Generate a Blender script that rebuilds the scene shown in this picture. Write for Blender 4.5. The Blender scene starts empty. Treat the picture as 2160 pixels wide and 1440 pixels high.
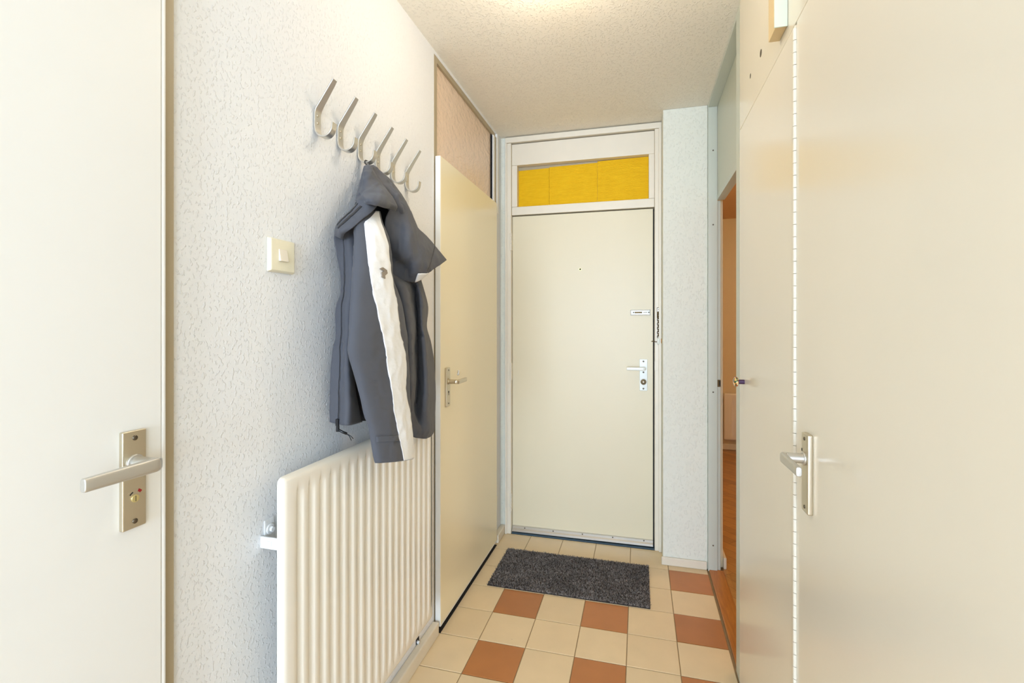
import bpy, bmesh, math, random
from mathutils import Vector, Matrix, noise
random.seed(7)
SC = bpy.context.scene
COL = SC.collection
JACKET = {'front': [[(0.06,-1.494,1.646),(0.08,-1.508,1.631),(0.09,-1.493,1.624),(0.09,-1.468,1.629)],[(0.04,-1.549,1.572),(0.055,-1.532,1.569),(0.075,-1.524,1.572),(0.085,-1.473,1.581)],[(0.04,-1.546,1.52),(0.058,-1.534,1.521),(0.08,-1.531,1.521),(0.09,-1.468,1.53)],[(0.04,-1.533,1.485),(0.058,-1.532,1.485),(0.085,-1.534,1.483),(0.09,-1.486,1.489)],[(0.04,-1.522,1.45),(0.058,-1.53,1.449),(0.085,-1.537,1.448),(0.09,-1.5,1.451)],[(0.035,-1.516,1.402),(0.055,-1.527,1.401),(0.08,-1.536,1.4),(0.09,-1.512,1.401)],[(0.035,-1.533,1.374),(0.055,-1.536,1.374),(0.08,-1.542,1.373),(0.085,-1.509,1.375)],[(0.035,-1.54,1.341),(0.055,-1.538,1.341),(0.08,-1.547,1.341),(0.08,-1.508,1.341)],[(0.035,-1.539,1.282),(0.055,-1.541,1.282),(0.08,-1.549,1.283),(0.075,-1.51,1.282)],[(0.035,-1.551,1.248),(0.058,-1.549,1.249),(0.085,-1.561,1.25),(0.07,-1.509,1.247)],[(0.035,-1.561,1.192),(0.06,-1.554,1.192),(0.09,-1.564,1.194),(0.06,-1.491,1.186)],[(0.035,-1.565,1.141),(0.06,-1.557,1.141),(0.095,-1.569,1.143),(0.06,-1.484,1.131)],[(0.035,-1.566,1.089),(0.06,-1.559,1.089),(0.095,-1.563,1.092),(0.06,-1.465,1.073)],[(0.035,-1.565,1.051),(0.06,-1.563,1.046),(0.095,-1.569,1.046),(0.065,-1.458,1.031)]],'stub': [[(0.1,-1.358,1.675),(0.09,-1.37,1.629),(0.085,-1.352,1.559),(0.08,-1.329,1.517),(0.08,-1.32,1.481)],[(0.12,-1.326,1.704),(0.12,-1.335,1.619),(0.125,-1.351,1.543),(0.105,-1.307,1.51),(0.1,-1.294,1.46)],[(0.12,-1.258,1.688),(0.15,-1.33,1.604),(0.15,-1.336,1.536),(0.125,-1.284,1.495),(0.115,-1.268,1.457)],[(0.12,-1.212,1.646),(0.15,-1.27,1.584),(0.16,-1.297,1.526),(0.15,-1.284,1.487),(0.125,-1.247,1.457)],[(0.12,-1.122,1.623),(0.15,-1.187,1.569),(0.16,-1.223,1.52),(0.155,-1.235,1.489),(0.14,-1.236,1.464)],[(0.13,-0.978,1.563),(0.145,-1.065,1.537),(0.155,-1.139,1.514),(0.15,-1.179,1.495),(0.14,-1.205,1.478)]],'hoodfront': [[(0.055,-1.427,1.786),(0.065,-1.43,1.787),(0.065,-1.417,1.793),(0.055,-1.39,1.801)],[(0.055,-1.442,1.755),(0.08,-1.462,1.748),(0.085,-1.448,1.754),(0.075,-1.405,1.772)],[(0.06,-1.463,1.715),(0.1,-1.487,1.706),(0.105,-1.455,1.717),(0.09,-1.387,1.744)],[(0.065,-1.483,1.682),(0.12,-1.515,1.677),(0.135,-1.48,1.688),(0.12,-1.389,1.707)],[(0.075,-1.5,1.665),(0.145,-1.556,1.651),(0.16,-1.518,1.655),(0.14,-1.39,1.674)],[(0.07,-1.481,1.663),(0.142,-1.546,1.642),(0.155,-1.509,1.643),(0.13,-1.378,1.663)]],'hoodback': [[(0.045,-1.395,1.8),(0.05,-1.39,1.803),(0.05,-1.379,1.807),(0.04,-1.355,1.815)],[(0.05,-1.39,1.772),(0.06,-1.385,1.777),(0.06,-1.36,1.788),(0.04,-1.303,1.808)],[(0.06,-1.38,1.738),(0.08,-1.38,1.745),(0.075,-1.34,1.763),(0.045,-1.254,1.796)],[(0.07,-1.355,1.71),(0.095,-1.35,1.719),(0.1,-1.316,1.733),(0.055,-1.193,1.76)],[(0.08,-1.323,1.677),(0.115,-1.338,1.679),(0.12,-1.31,1.688),(0.06,-1.153,1.728)],[(0.085,-1.276,1.648),(0.12,-1.304,1.648),(0.12,-1.264,1.661),(0.07,-1.122,1.68)],[(0.085,-1.243,1.623),(0.125,-1.281,1.62),(0.13,-1.257,1.628),(0.08,-1.127,1.662)]],'collar': [[(0.1,-1.528,1.66),(0.12,-1.534,1.655),(0.135,-1.53,1.65),(0.14,-1.496,1.652)],[(0.09,-1.524,1.649),(0.11,-1.534,1.639),(0.13,-1.541,1.63),(0.14,-1.528,1.624)],[(0.08,-1.533,1.632),(0.1,-1.544,1.622),(0.12,-1.555,1.612),(0.13,-1.55,1.604)],[(0.07,-1.547,1.613),(0.09,-1.56,1.603),(0.11,-1.57,1.592),(0.12,-1.564,1.587)],[(0.06,-1.559,1.596),(0.08,-1.571,1.586),(0.1,-1.583,1.576),(0.11,-1.579,1.57)],[(0.05,-1.561,1.577),(0.07,-1.579,1.57),(0.085,-1.589,1.562),(0.09,-1.579,1.56)],[(0.043,-1.555,1.559),(0.055,-1.56,1.555),(0.065,-1.562,1.551),(0.065,-1.549,1.551)]],'back': [[(0.03,-1.379,1.784),(0.035,-1.352,1.792),(0.035,-1.315,1.796),(0.03,-1.283,1.798)],[(0.03,-1.416,1.709),(0.04,-1.346,1.726),(0.04,-1.241,1.753),(0.03,-1.152,1.767)],[(0.03,-1.455,1.65),(0.045,-1.382,1.665),(0.045,-1.25,1.695),(0.04,-1.092,1.714)],[(0.025,-1.512,1.577),(0.05,-1.417,1.593),(0.055,-1.253,1.623),(0.05,-1.065,1.658)],[(0.025,-1.512,1.509),(0.055,-1.412,1.522),(0.06,-1.262,1.542),(0.05,-1.057,1.562)],[(0.025,-1.49,1.431),(0.055,-1.398,1.437),(0.07,-1.264,1.448),(0.05,-1.049,1.465)],[(0.025,-1.512,1.348),(0.055,-1.412,1.35),(0.07,-1.264,1.353),(0.05,-1.013,1.359)],[(0.025,-1.515,1.281),(0.055,-1.412,1.279),(0.075,-1.273,1.275),(0.06,-1.03,1.269)],[(0.025,-1.534,1.203),(0.055,-1.412,1.193),(0.085,-1.276,1.182),(0.08,-1.014,1.16)],[(0.025,-1.539,1.124),(0.05,-1.417,1.108),(0.1,-1.288,1.091),(0.1,-1.049,1.058)],[(0.025,-1.539,1.051),(0.05,-1.417,1.026),(0.102,-1.276,1.012),(0.105,-1.06,0.954)]],'side': [[(0.1,-1.35,1.476),(0.105,-1.304,1.462),(0.095,-1.222,1.466),(0.105,-1.196,1.472),(0.075,-1.093,1.485)],[(0.11,-1.347,1.433),(0.13,-1.323,1.43),(0.085,-1.163,1.442),(0.12,-1.194,1.439),(0.075,-1.069,1.452)],[(0.11,-1.329,1.373),(0.14,-1.317,1.373),(0.08,-1.14,1.38),(0.13,-1.197,1.377),(0.08,-1.039,1.383)],[(0.115,-1.316,1.307),(0.145,-1.307,1.307),(0.08,-1.129,1.305),(0.135,-1.207,1.306),(0.085,-1.06,1.308)],[(0.115,-1.307,1.258),(0.145,-1.304,1.258),(0.085,-1.137,1.251),(0.14,-1.203,1.255),(0.09,-1.036,1.248)],[(0.115,-1.301,1.196),(0.145,-1.304,1.196),(0.09,-1.145,1.183),(0.145,-1.202,1.189),(0.1,-1.029,1.174)],[(0.12,-1.294,1.11),(0.145,-1.301,1.111),(0.1,-1.168,1.092),(0.155,-1.216,1.101),(0.105,-1.027,1.074)],[(0.12,-1.284,1.038),(0.135,-1.284,1.038),(0.112,-1.203,1.02),(0.155,-1.216,1.027),(0.112,-1.046,0.996)],[(0.12,-1.278,0.983),(0.135,-1.267,0.977),(0.14,-1.228,0.965),(0.15,-1.191,0.961),(0.118,-1.066,0.93)],[(0.12,-1.271,0.959),(0.13,-1.257,0.946),(0.135,-1.218,0.933),(0.14,-1.184,0.925),(0.12,-1.097,0.912)]],'sleeve': [((0.105,-1.54,1.625),(0.105,-1.429,1.65),0.012,0.622,0.822),((0.115,-1.558,1.589),(0.115,-1.435,1.614),0.02,0.09,0.74),((0.125,-1.578,1.547),(0.125,-1.423,1.574),0.028,0.092,0.676),((0.13,-1.588,1.51),(0.13,-1.421,1.535),0.03,0.11,0.691),((0.135,-1.596,1.474),(0.135,-1.424,1.495),0.03,0.129,0.729),((0.138,-1.609,1.431),(0.138,-1.421,1.448),0.03,0.195,0.779),((0.14,-1.614,1.394),(0.14,-1.39,1.408),0.03,0.211,0.711),((0.14,-1.619,1.358),(0.14,-1.364,1.365),0.032,0.251,0.681),((0.143,-1.628,1.309),(0.143,-1.349,1.307),0.032,0.305,0.686),((0.143,-1.631,1.288),(0.143,-1.338,1.28),0.032,0.339,0.696),((0.145,-1.638,1.254),(0.145,-1.339,1.239),0.032,0.381,0.771),((0.147,-1.629,1.22),(0.147,-1.335,1.197),0.03,0.384,0.803),((0.15,-1.617,1.186),(0.15,-1.336,1.156),0.03,0.38,0.793),((0.152,-1.605,1.15),(0.152,-1.339,1.115),0.028,0.404,0.764),((0.155,-1.594,1.112),(0.155,-1.34,1.071),0.027,0.396,0.802),((0.157,-1.587,1.084),(0.157,-1.337,1.041),0.026,0.401,0.84),((0.16,-1.573,1.049),(0.16,-1.336,1.005),0.025,0.423,0.864),((0.162,-1.565,1.014),(0.162,-1.338,0.971),0.024,0.458,0.916),((0.165,-1.559,0.98),(0.165,-1.34,0.936),0.023,0.497,0.943),((0.167,-1.549,0.945),(0.167,-1.341,0.901),0.022,0.533,0.96)],'emblem': [(4.342,0.366),(4.257,0.434),(4.428,0.558),(4.624,0.565),(4.763,0.484),(4.955,0.482),(4.853,0.401),(4.592,0.401),(4.493,0.469)]}


# ------------------------------------------------------------------ materials
def lin(c):
    return tuple((x/12.92 if x <= .04045 else ((x+.055)/1.055)**2.4) for x in c)
def rgb(r, g, b): return lin((r/255, g/255, b/255))
class NT:
    def __init__(s, name):
        s.m = bpy.data.materials.new(name); s.m.use_nodes = True
        s.t = s.m.node_tree; s.p = s.t.nodes['Principled BSDF']
    def n(s, typ, **kw):
        nd = s.t.nodes.new(typ)
        for k, v in kw.items():
            if k.startswith('i_'): nd.inputs[k[2:].replace('_', ' ')].default_value = v
            else: setattr(nd, k, v)
        return nd
    def l(s, a, b): s.t.links.new(a, b)
def mat(name, col, rough=.5, metal=0., bump=None, var=None, coat=0., spec=.5, sheen=0., rvar=None):
    """bump=(scale, strength, distance, detail, stretch xyz)   var=(scale, amount)"""
    k = NT(name); p = k.p
    p.inputs['Base Color'].default_value = (*col, 1)
    p.inputs['Roughness'].default_value = rough
    p.inputs['Metallic'].default_value = metal
    p.inputs['Coat Weight'].default_value = coat
    p.inputs['Specular IOR Level'].default_value = spec
    if sheen: p.inputs['Sheen Weight'].default_value = sheen
    tc = k.n('ShaderNodeTexCoord')
    if var:
        nz = k.n('ShaderNodeTexNoise', i_Scale=var[0], i_Detail=5.)
        k.l(tc.outputs['Object'], nz.inputs['Vector'])
        mx = k.n('ShaderNodeMix', data_type='RGBA')
        k.l(nz.outputs['Fac'], mx.inputs[0])
        mx.inputs[6].default_value = (*[c*(1-var[1]) for c in col], 1)
        mx.inputs[7].default_value = (*[min(1, c*(1+var[1])) for c in col], 1)
        k.l(mx.outputs[2], p.inputs['Base Color'])
    if rvar:
        nz = k.n('ShaderNodeTexNoise', i_Scale=rvar[0], i_Detail=3.)
        k.l(tc.outputs['Object'], nz.inputs['Vector'])
        mr = k.n('ShaderNodeMapRange', i_From_Min=.35, i_From_Max=.65, i_To_Min=rough-rvar[1], i_To_Max=rough+rvar[1])
        k.l(nz.outputs['Fac'], mr.inputs['Value']); k.l(mr.outputs['Result'], p.inputs['Roughness'])
    if bump:
        mp = k.n('ShaderNodeMapping'); mp.inputs['Scale'].default_value = bump[4] if len(bump) > 4 else (1, 1, 1)
        k.l(tc.outputs['Object'], mp.inputs['Vector'])
        nz = k.n('ShaderNodeTexNoise', i_Scale=bump[0], i_Detail=bump[3], i_Roughness=.55)
        k.l(mp.outputs['Vector'], nz.inputs['Vector'])
        bp = k.n('ShaderNodeBump', i_Strength=bump[1], i_Distance=bump[2])
        k.l(nz.outputs['Fac'], bp.inputs['Height']); k.l(bp.outputs['Normal'], p.inputs['Normal'])
    return k.m

def plaster(name, col, stretch, scale=95., dist=.004):
    """sprayed plaster: soft blobs with a few sharper droplets"""
    k = NT(name); p = k.p
    p.inputs['Base Color'].default_value = (*col, 1); p.inputs['Roughness'].default_value = .75
    p.inputs['Specular IOR Level'].default_value = .3
    tc = k.n('ShaderNodeTexCoord'); mp = k.n('ShaderNodeMapping'); mp.inputs['Scale'].default_value = stretch
    k.l(tc.outputs['Object'], mp.inputs['Vector'])
    a = k.n('ShaderNodeTexNoise', i_Scale=scale, i_Detail=3., i_Roughness=.5, i_Distortion=.2)
    k.l(mp.outputs['Vector'], a.inputs['Vector'])
    b = k.n('ShaderNodeTexNoise', i_Scale=scale*.45, i_Detail=2.)
    k.l(mp.outputs['Vector'], b.inputs['Vector'])
    r = k.n('ShaderNodeMapRange', i_From_Min=.54, i_From_Max=.66, i_To_Min=0., i_To_Max=1.)
    r.interpolation_type = 'SMOOTHSTEP'
    k.l(a.outputs['Fac'], r.inputs['Value'])
    ad = k.n('ShaderNodeMath', operation='MULTIPLY_ADD'); k.l(b.outputs['Fac'], ad.inputs[0]); ad.inputs[1].default_value = .35
    k.l(r.outputs['Result'], ad.inputs[2])
    bp = k.n('ShaderNodeBump', i_Strength=.65, i_Distance=dist)
    k.l(ad.outputs[0], bp.inputs['Height']); k.l(bp.outputs['Normal'], p.inputs['Normal'])
    return k.m

M = {}
M['wall'] = plaster('white_sprayed_plaster', rgb(240, 240, 240), (1, 1, .75), 140, .0015)
M['wall_flat'] = mat('flat_white_paint', rgb(236, 234, 228), .8)
M['wall_front'] = plaster('white_plaster_pillar', rgb(232, 232, 218), (1, 1, .6), 120, .0018)
M['ceiling'] = plaster('cream_ceiling_plaster', rgb(250, 243, 228), (1, .75, 1), 130, .0026)
M['cream_gloss'] = mat('cream_gloss_paint', rgb(241, 232, 213), .2, bump=(3, .03, .01, 1), var=(2.2, .02), spec=.5)
M['cream_panel'] = mat('cream_panel_paint', rgb(238, 229, 208), .12, bump=(3, .03, .01, 1), spec=.5)
M['cream_door'] = mat('cream_satin_paint', rgb(238, 235, 228), .36, bump=(3, .03, .01, 1), var=(2, .015))
M['leaf_beige'] = mat('beige_gloss_paint', rgb(250, 239, 206), .25, bump=(3, .03, .01, 1))
M['front_door'] = mat('front_door_paint', rgb(227, 215, 184), .42, bump=(5, .05, .01, 2), var=(4, .015))
M['frame_white'] = mat('white_frame_paint', rgb(232, 222, 202), .4, bump=(30, .12, .004, 3), var=(12, .03))
M['frame_tan'] = mat('taupe_metal_frame', rgb(176, 161, 132), .4)
M['frame_grey'] = mat('grey_green_metal_frame', rgb(203, 208, 195), .35, var=(5, .03))
M['panel_grey'] = mat('grey_green_panel', rgb(198, 201, 183), .3)
M['edge_white'] = mat('white_edge_paint', rgb(238, 236, 230), .35)
M['alu'] = mat('brushed_aluminium', rgb(206, 196, 174), .3, .9, bump=(180, .05, .001, 2, (1, 1, .05)))
M['alu_grey'] = mat('anodised_hook_aluminium', rgb(208, 206, 200), .36, .85)
M['steel'] = mat('screw_steel', rgb(105, 96, 82), .4, .9)
M['dark'] = mat('dark_gap', (.012, .011, .01), .8)
M['brass'] = mat('pale_brass', rgb(222, 208, 150), .3, .8)
M['red'] = mat('red_indicator', rgb(150, 25, 30), .4)
M['hinge_cream'] = mat('cream_hinge_paint', rgb(232, 224, 206), .5)
M['radiator'] = mat('radiator_enamel', rgb(242, 235, 221), .18)
M['white_paint'] = mat('thick_white_paint', rgb(238, 238, 236), .45, bump=(90, .5, .004, 3))
M['switch'] = mat('cream_switch_plastic', rgb(238, 231, 205), .3)
M['rocker'] = mat('ivory_rocker_plastic', rgb(240, 230, 212), .3)
M['blue'] = mat('worn_blue_threshold', rgb(52, 72, 84), .6, var=(25, .3), bump=(50, .4, .004, 3))
M['rust'] = mat('rusty_steel', rgb(100, 80, 48), .5, .7, var=(120, .4))
M['rust_mark'] = mat('rust_stain', rgb(190, 130, 60), .7, var=(150, .3))
M['white_metal'] = mat('white_lacquered_plate', rgb(238, 240, 232), .3)
M['bronze'] = mat('worn_bronze_knob', rgb(150, 140, 122), .35, .8)
M['doorbell_side'] = mat('yellowed_plastic', rgb(226, 200, 150), .5, var=(30, .06))
M['doorbell_front'] = mat('pale_green_plastic', rgb(222, 226, 206), .4)
M['purple'] = mat('purple_sleeve', rgb(66, 36, 72), .35)
M['skirt'] = mat('skirting_paint', rgb(228, 217, 196), .45, bump=(60, .25, .003, 3), var=(14, .06))
M['room_wall'] = mat('peach_room_wall', rgb(232, 214, 178), .8)
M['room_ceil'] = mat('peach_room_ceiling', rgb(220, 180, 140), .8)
M['cloth'] = mat('charcoal_softshell', rgb(84, 85, 91), .82, bump=(900, .25, .0006, 2), spec=.25, sheen=.1, var=(6, .06))
M['cloth_dark'] = mat('black_lining', rgb(34, 34, 36), .85, spec=.2)
M['tape'] = mat('black_seam_tape', rgb(38, 38, 42), .55)
M['stripe'] = mat('white_stripe_fabric', rgb(247, 247, 247), .75, bump=(60, .25, .004, 4, (1, 1, 2)), spec=.3)
M['logo'] = mat('taupe_logo_print', rgb(146, 134, 120), .5)
M['black'] = mat('black_plastic', (.012, .012, .013), .4)
M['grout'] = mat('brown_grout', rgb(146, 120, 84), .9, var=(40, .2))
M['mat_base'] = mat('mat_backing', rgb(52, 46, 42), .95)

def tile_mat(name, col, v):
    k = NT(name); p = k.p
    p.inputs['Roughness'].default_value = .38
    g = k.n('ShaderNodeNewGeometry'); tc = k.n('ShaderNodeTexCoord')
    nz = k.n('ShaderNodeTexNoise', i_Scale=9., i_Detail=5.); k.l(tc.outputs['Object'], nz.inputs['Vector'])
    ad = k.n('ShaderNodeMath', operation='MULTIPLY_ADD'); k.l(g.outputs['Random Per Island'], ad.inputs[0]); ad.inputs[1].default_value = .45
    k.l(nz.outputs['Fac'], ad.inputs[2])
    mr = k.n('ShaderNodeMapRange', i_From_Min=.4, i_From_Max=1.05); k.l(ad.outputs[0], mr.inputs['Value'])
    mx = k.n('ShaderNodeMix', data_type='RGBA'); k.l(mr.outputs['Result'], mx.inputs[0])
    mx.inputs[6].default_value = (*[c*(1-v) for c in col], 1); mx.inputs[7].default_value = (*[c*(1+v) for c in col], 1)
    # scattered dark specks
    sp = k.n('ShaderNodeTexNoise', i_Scale=70., i_Detail=2.); k.l(tc.outputs['Object'], sp.inputs['Vector'])
    sr = k.n('ShaderNodeMapRange', i_From_Min=.76, i_From_Max=.79); k.l(sp.outputs['Fac'], sr.inputs['Value'])
    m2 = k.n('ShaderNodeMix', data_type='RGBA'); k.l(sr.outputs['Result'], m2.inputs[0])
    k.l(mx.outputs[2], m2.inputs[6]); m2.inputs[7].default_value = (*[c*.35 for c in col], 1)
    k.l(m2.outputs[2], p.inputs['Base Color'])
    bp = k.n('ShaderNodeBump', i_Strength=.08, i_Distance=.01); k.l(nz.outputs['Fac'], bp.inputs['Height']); k.l(bp.outputs['Normal'], p.inputs['Normal'])
    return k.m
M['tile_cream'] = tile_mat('cream_floor_tile', rgb(230, 206, 166), .05)
M['tile_terra'] = tile_mat('terracotta_floor_tile', rgb(182, 118, 66), .10)

def wood_mat(name, c1, c2, scale, planks=False, rough=.3):
    k = NT(name); p = k.p; p.inputs['Roughness'].default_value = rough
    tc = k.n('ShaderNodeTexCoord'); mp = k.n('ShaderNodeMapping'); mp.inputs['Scale'].default_value = scale
    k.l(tc.outputs['Object'], mp.inputs['Vector'])
    nz = k.n('ShaderNodeTexNoise', i_Scale=6., i_Detail=6., i_Distortion=.8); k.l(mp.outputs['Vector'], nz.inputs['Vector'])
    mx = k.n('ShaderNodeMix', data_type='RGBA'); k.l(nz.outputs['Fac'], mx.inputs[0])
    mx.inputs[6].default_value = (*c1, 1); mx.inputs[7].default_value = (*c2, 1)
    k.l(mx.outputs[2], p.inputs['Base Color'])
    if planks:
        br = k.n('ShaderNodeTexBrick', offset=.5, i_Scale=1., i_Mortar_Size=.0012, i_Brick_Width=.45, i_Row_Height=.07)
        br.inputs['Color1'].default_value = (.72, .72, .72, 1); br.inputs['Color2'].default_value = (1, 1, 1, 1); br.inputs['Mortar'].default_value = (.35, .3, .25, 1)
        m2p = k.n('ShaderNodeMapping'); m2p.inputs['Rotation'].default_value = (0, 0, math.radians(45)); k.l(tc.outputs['Object'], m2p.inputs['Vector'])
        k.l(m2p.outputs['Vector'], br.inputs['Vector'])
        m3 = k.n('ShaderNodeMix', data_type='RGBA', blend_type='MULTIPLY'); m3.inputs[0].default_value = 1
        k.l(mx.outputs[2], m3.inputs[6]); k.l(br.outputs['Color'], m3.inputs[7]); k.l(m3.outputs[2], p.inputs['Base Color'])
    return k.m
M['parquet'] = wood_mat('oak_parquet', rgb(176, 120, 58), rgb(214, 160, 92), (1, 6, 1), True)
M['sill_wood'] = wood_mat('varnished_threshold_wood', rgb(140, 74, 18), rgb(206, 136, 58), (16, 1.6, 1), rough=.3)

def glass_mat():
    k = NT('hammered_pink_glass'); p = k.p
    p.inputs['Base Color'].default_value = (*rgb(252, 226, 200), 1); p.inputs['Roughness'].default_value = .2
    p.inputs['Transmission Weight'].default_value = .12; p.inputs['IOR'].default_value = 1.45
    tc = k.n('ShaderNodeTexCoord'); mp = k.n('ShaderNodeMapping'); mp.inputs['Scale'].default_value = (1, .6, 1); mp.inputs['Rotation'].default_value = (.5, 0, 0)
    k.l(tc.outputs['Object'], mp.inputs['Vector'])
    nz = k.n('ShaderNodeTexNoise', i_Scale=46., i_Detail=2.); k.l(mp.outputs['Vector'], nz.inputs['Vector'])
    bp = k.n('ShaderNodeBump', i_Strength=.8, i_Distance=.008); k.l(nz.outputs['Fac'], bp.inputs['Height']); k.l(bp.outputs['Normal'], p.inputs['Normal'])
    return k.m
M['hammered'] = glass_mat()
def yellow_mat():
    k = NT('ribbed_yellow_sheet'); p = k.p; p.inputs['Roughness'].default_value = .6; p.inputs['Specular IOR Level'].default_value = .15
    tc = k.n('ShaderNodeTexCoord')
    mp = k.n('ShaderNodeMapping'); mp.inputs['Scale'].default_value = (1, 1, 6); k.l(tc.outputs['Object'], mp.inputs['Vector'])
    nz = k.n('ShaderNodeTexNoise', i_Scale=14., i_Detail=8., i_Roughness=.7); k.l(mp.outputs['Vector'], nz.inputs['Vector'])
    mx = k.n('ShaderNodeMix', data_type='RGBA'); k.l(nz.outputs['Fac'], mx.inputs[0])
    mx.inputs[6].default_value = (*rgb(218, 160, 0), 1); mx.inputs[7].default_value = (*rgb(246, 200, 30), 1)
    k.l(mx.outputs[2], p.inputs['Base Color'])
    wv = k.n('ShaderNodeTexWave', wave_type='BANDS', bands_direction='Z', i_Scale=55., i_Distortion=1.2); k.l(tc.outputs['Object'], wv.inputs['Vector'])
    bp = k.n('ShaderNodeBump', i_Strength=.35, i_Distance=.002); k.l(wv.outputs['Fac'], bp.inputs['Height']); k.l(bp.outputs['Normal'], p.inputs['Normal'])
    return k.m
M['yellow'] = yellow_mat()
def knob_mat():
    k = NT('millefiori_knob'); p = k.p; p.inputs['Roughness'].default_value = .2; p.inputs['Coat Weight'].default_value = .6
    tc = k.n('ShaderNodeTexCoord'); vo = k.n('ShaderNodeTexVoronoi', i_Scale=210.); k.l(tc.outputs['Object'], vo.inputs['Vector'])
    cr = k.n('ShaderNodeValToRGB'); cr.color_ramp.interpolation = 'CONSTANT'
    e = cr.color_ramp.elements; cols = [(205, 120, 40), (235, 190, 110), (40, 95, 60), (170, 55, 35), (240, 210, 150), (60, 40, 25)]
    e[0].position = 0; e[0].color = (*rgb(*cols[0]), 1); e[1].position = .2; e[1].color = (*rgb(*cols[1]), 1)
    for i in range(2, 6):
        q = e.new(.1+i*.15); q.color = (*rgb(*cols[i]), 1)
    sx = k.n('ShaderNodeSeparateColor'); k.l(vo.outputs['Color'], sx.inputs[0]); k.l(sx.outputs[0], cr.inputs[0]); k.l(cr.outputs[0], p.inputs['Base Color'])
    return k.m
M['millefiori'] = knob_mat()
def pile_mat():
    k = NT('grey_brown_mat_pile'); p = k.p; p.inputs['Roughness'].default_value = .95; p.inputs['Specular IOR Level'].default_value = .1
    g = k.n('ShaderNodeNewGeometry'); cr = k.n('ShaderNodeValToRGB'); e = cr.color_ramp.elements
    e[0].color = (*rgb(84, 76, 71), 1); e[1].color = (*rgb(168, 159, 152), 1)
    k.l(g.outputs['Random Per Island'], cr.inputs[0])
    tc = k.n('ShaderNodeTexCoord'); nz = k.n('ShaderNodeTexNoise', i_Scale=9., i_Detail=5.); k.l(tc.outputs['Object'], nz.inputs['Vector'])
    mr = k.n('ShaderNodeMapRange', i_From_Min=.3, i_From_Max=.7, i_To_Min=.7, i_To_Max=1.15); k.l(nz.outputs['Fac'], mr.inputs['Value'])
    m = k.n('ShaderNodeMix', data_type='RGBA', blend_type='MULTIPLY'); m.inputs[0].default_value = 1
    k.l(cr.outputs[0], m.inputs[6]); k.l(mr.outputs['Result'], m.inputs[7]); k.l(m.outputs[2], p.inputs['Base Color'])
    return k.m
M['pile'] = pile_mat()
def glow_mat():
    k = NT('lit_opal_glass'); p = k.p; p.inputs['Base Color'].default_value = (1, .95, .85, 1)
    p.inputs['Emission Color'].default_value = (1, .82, .55, 1); p.inputs['Emission Strength'].default_value = 2.5
    return k.m
M['opal'] = glow_mat()

# ------------------------------------------------------------------ helpers
def box(bm, x0, x1, y0, y1, z0, z1):
    r = bmesh.ops.create_cube(bm, size=1)
    for v in r['verts']:
        v.co = Vector((x0+(v.co.x+.5)*(x1-x0), y0+(v.co.y+.5)*(y1-y0), z0+(v.co.z+.5)*(z1-z0)))
    return r['verts']
def cyl(bm, a, b, r, r2=None, seg=20, caps=True):
    a, b = Vector(a), Vector(b); d = b-a
    q = d.to_track_quat('Z', 'Y').to_matrix().to_4x4()
    bmesh.ops.create_cone(bm, cap_ends=caps, segments=seg, radius1=r, radius2=r if r2 is None else r2, depth=d.length,
                          matrix=Matrix.Translation((a+b)/2) @ q)
def sph(bm, c, r, sc=(1, 1, 1), u=20, v=12):
    rr = bmesh.ops.create_uvsphere(bm, u_segments=u, v_segments=v, radius=r)
    for w in rr['verts']: w.co = Vector((w.co.x*sc[0]+c[0], w.co.y*sc[1]+c[1], w.co.z*sc[2]+c[2]))
def tube(bm, pts, r, seg=8):
    pts = [Vector(p) for p in pts]; rings = []
    up = Vector((0, 0, 1))
    for i, p in enumerate(pts):
        t = (pts[min(i+1, len(pts)-1)]-pts[max(i-1, 0)]).normalized()
        n = t.cross(up) if abs(t.dot(up)) < .95 else t.cross(Vector((1, 0, 0)))
        n.normalize(); b = t.cross(n)
        rr = r[i] if isinstance(r, (list, tuple)) else r
        rings.append([bm.verts.new(p+n*math.cos(2*math.pi*k/seg)*rr+b*math.sin(2*math.pi*k/seg)*rr) for k in range(seg)])
    for i in range(len(rings)-1):
        for k in range(seg):
            bm.faces.new((rings[i][k], rings[i][(k+1) % seg], rings[i+1][(k+1) % seg], rings[i+1][k]))
    bm.faces.new(rings[0][::-1]); bm.faces.new(rings[-1])
def link(name, bm, m, parent=None, bevel=0., seg=2, smooth=False, local=False):
    bmesh.ops.recalc_face_normals(bm, faces=bm.faces)
    me = bpy.data.meshes.new(name); bm.to_mesh(me); bm.free()
    o = bpy.data.objects.new(name, me); COL.objects.link(o)
    for q in (m if isinstance(m, (list, tuple)) else [m]): me.materials.append(q)
    if parent is not None:
        o.parent = parent
        if not local and parent.type == 'EMPTY': o.matrix_parent_inverse = Matrix.Translation(-parent.location)
    if bevel:
        b = o.modifiers.new('bevel', 'BEVEL'); b.width = bevel; b.segments = seg; b.limit_method = 'ANGLE'; b.angle_limit = math.radians(40)
    if smooth or bevel:
        for f in me.polygons: f.use_smooth = True
        if not smooth: me.set_sharp_from_angle(angle=math.radians(35)) if not bevel else None
        if bevel:
            w = o.modifiers.new('normals', 'WEIGHTED_NORMAL'); w.keep_sharp = True
    return o
def B(name, m, boxes, parent=None, bevel=0., **kw):
    bm = bmesh.new()
    for b in boxes: box(bm, *b)
    return link(name, bm, m, parent, bevel, **kw)
def tag(o, label, cat, group=None, kind=None):
    o['label'] = label; o['category'] = cat
    if group: o['group'] = group
    if kind: o['kind'] = kind
    return o
def empty(name, loc, label, cat, group=None, kind=None):
    o = bpy.data.objects.new(name, None); COL.objects.link(o); o.location = loc; o.empty_display_size = .05
    return tag(o, label, cat, group, kind)
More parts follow.
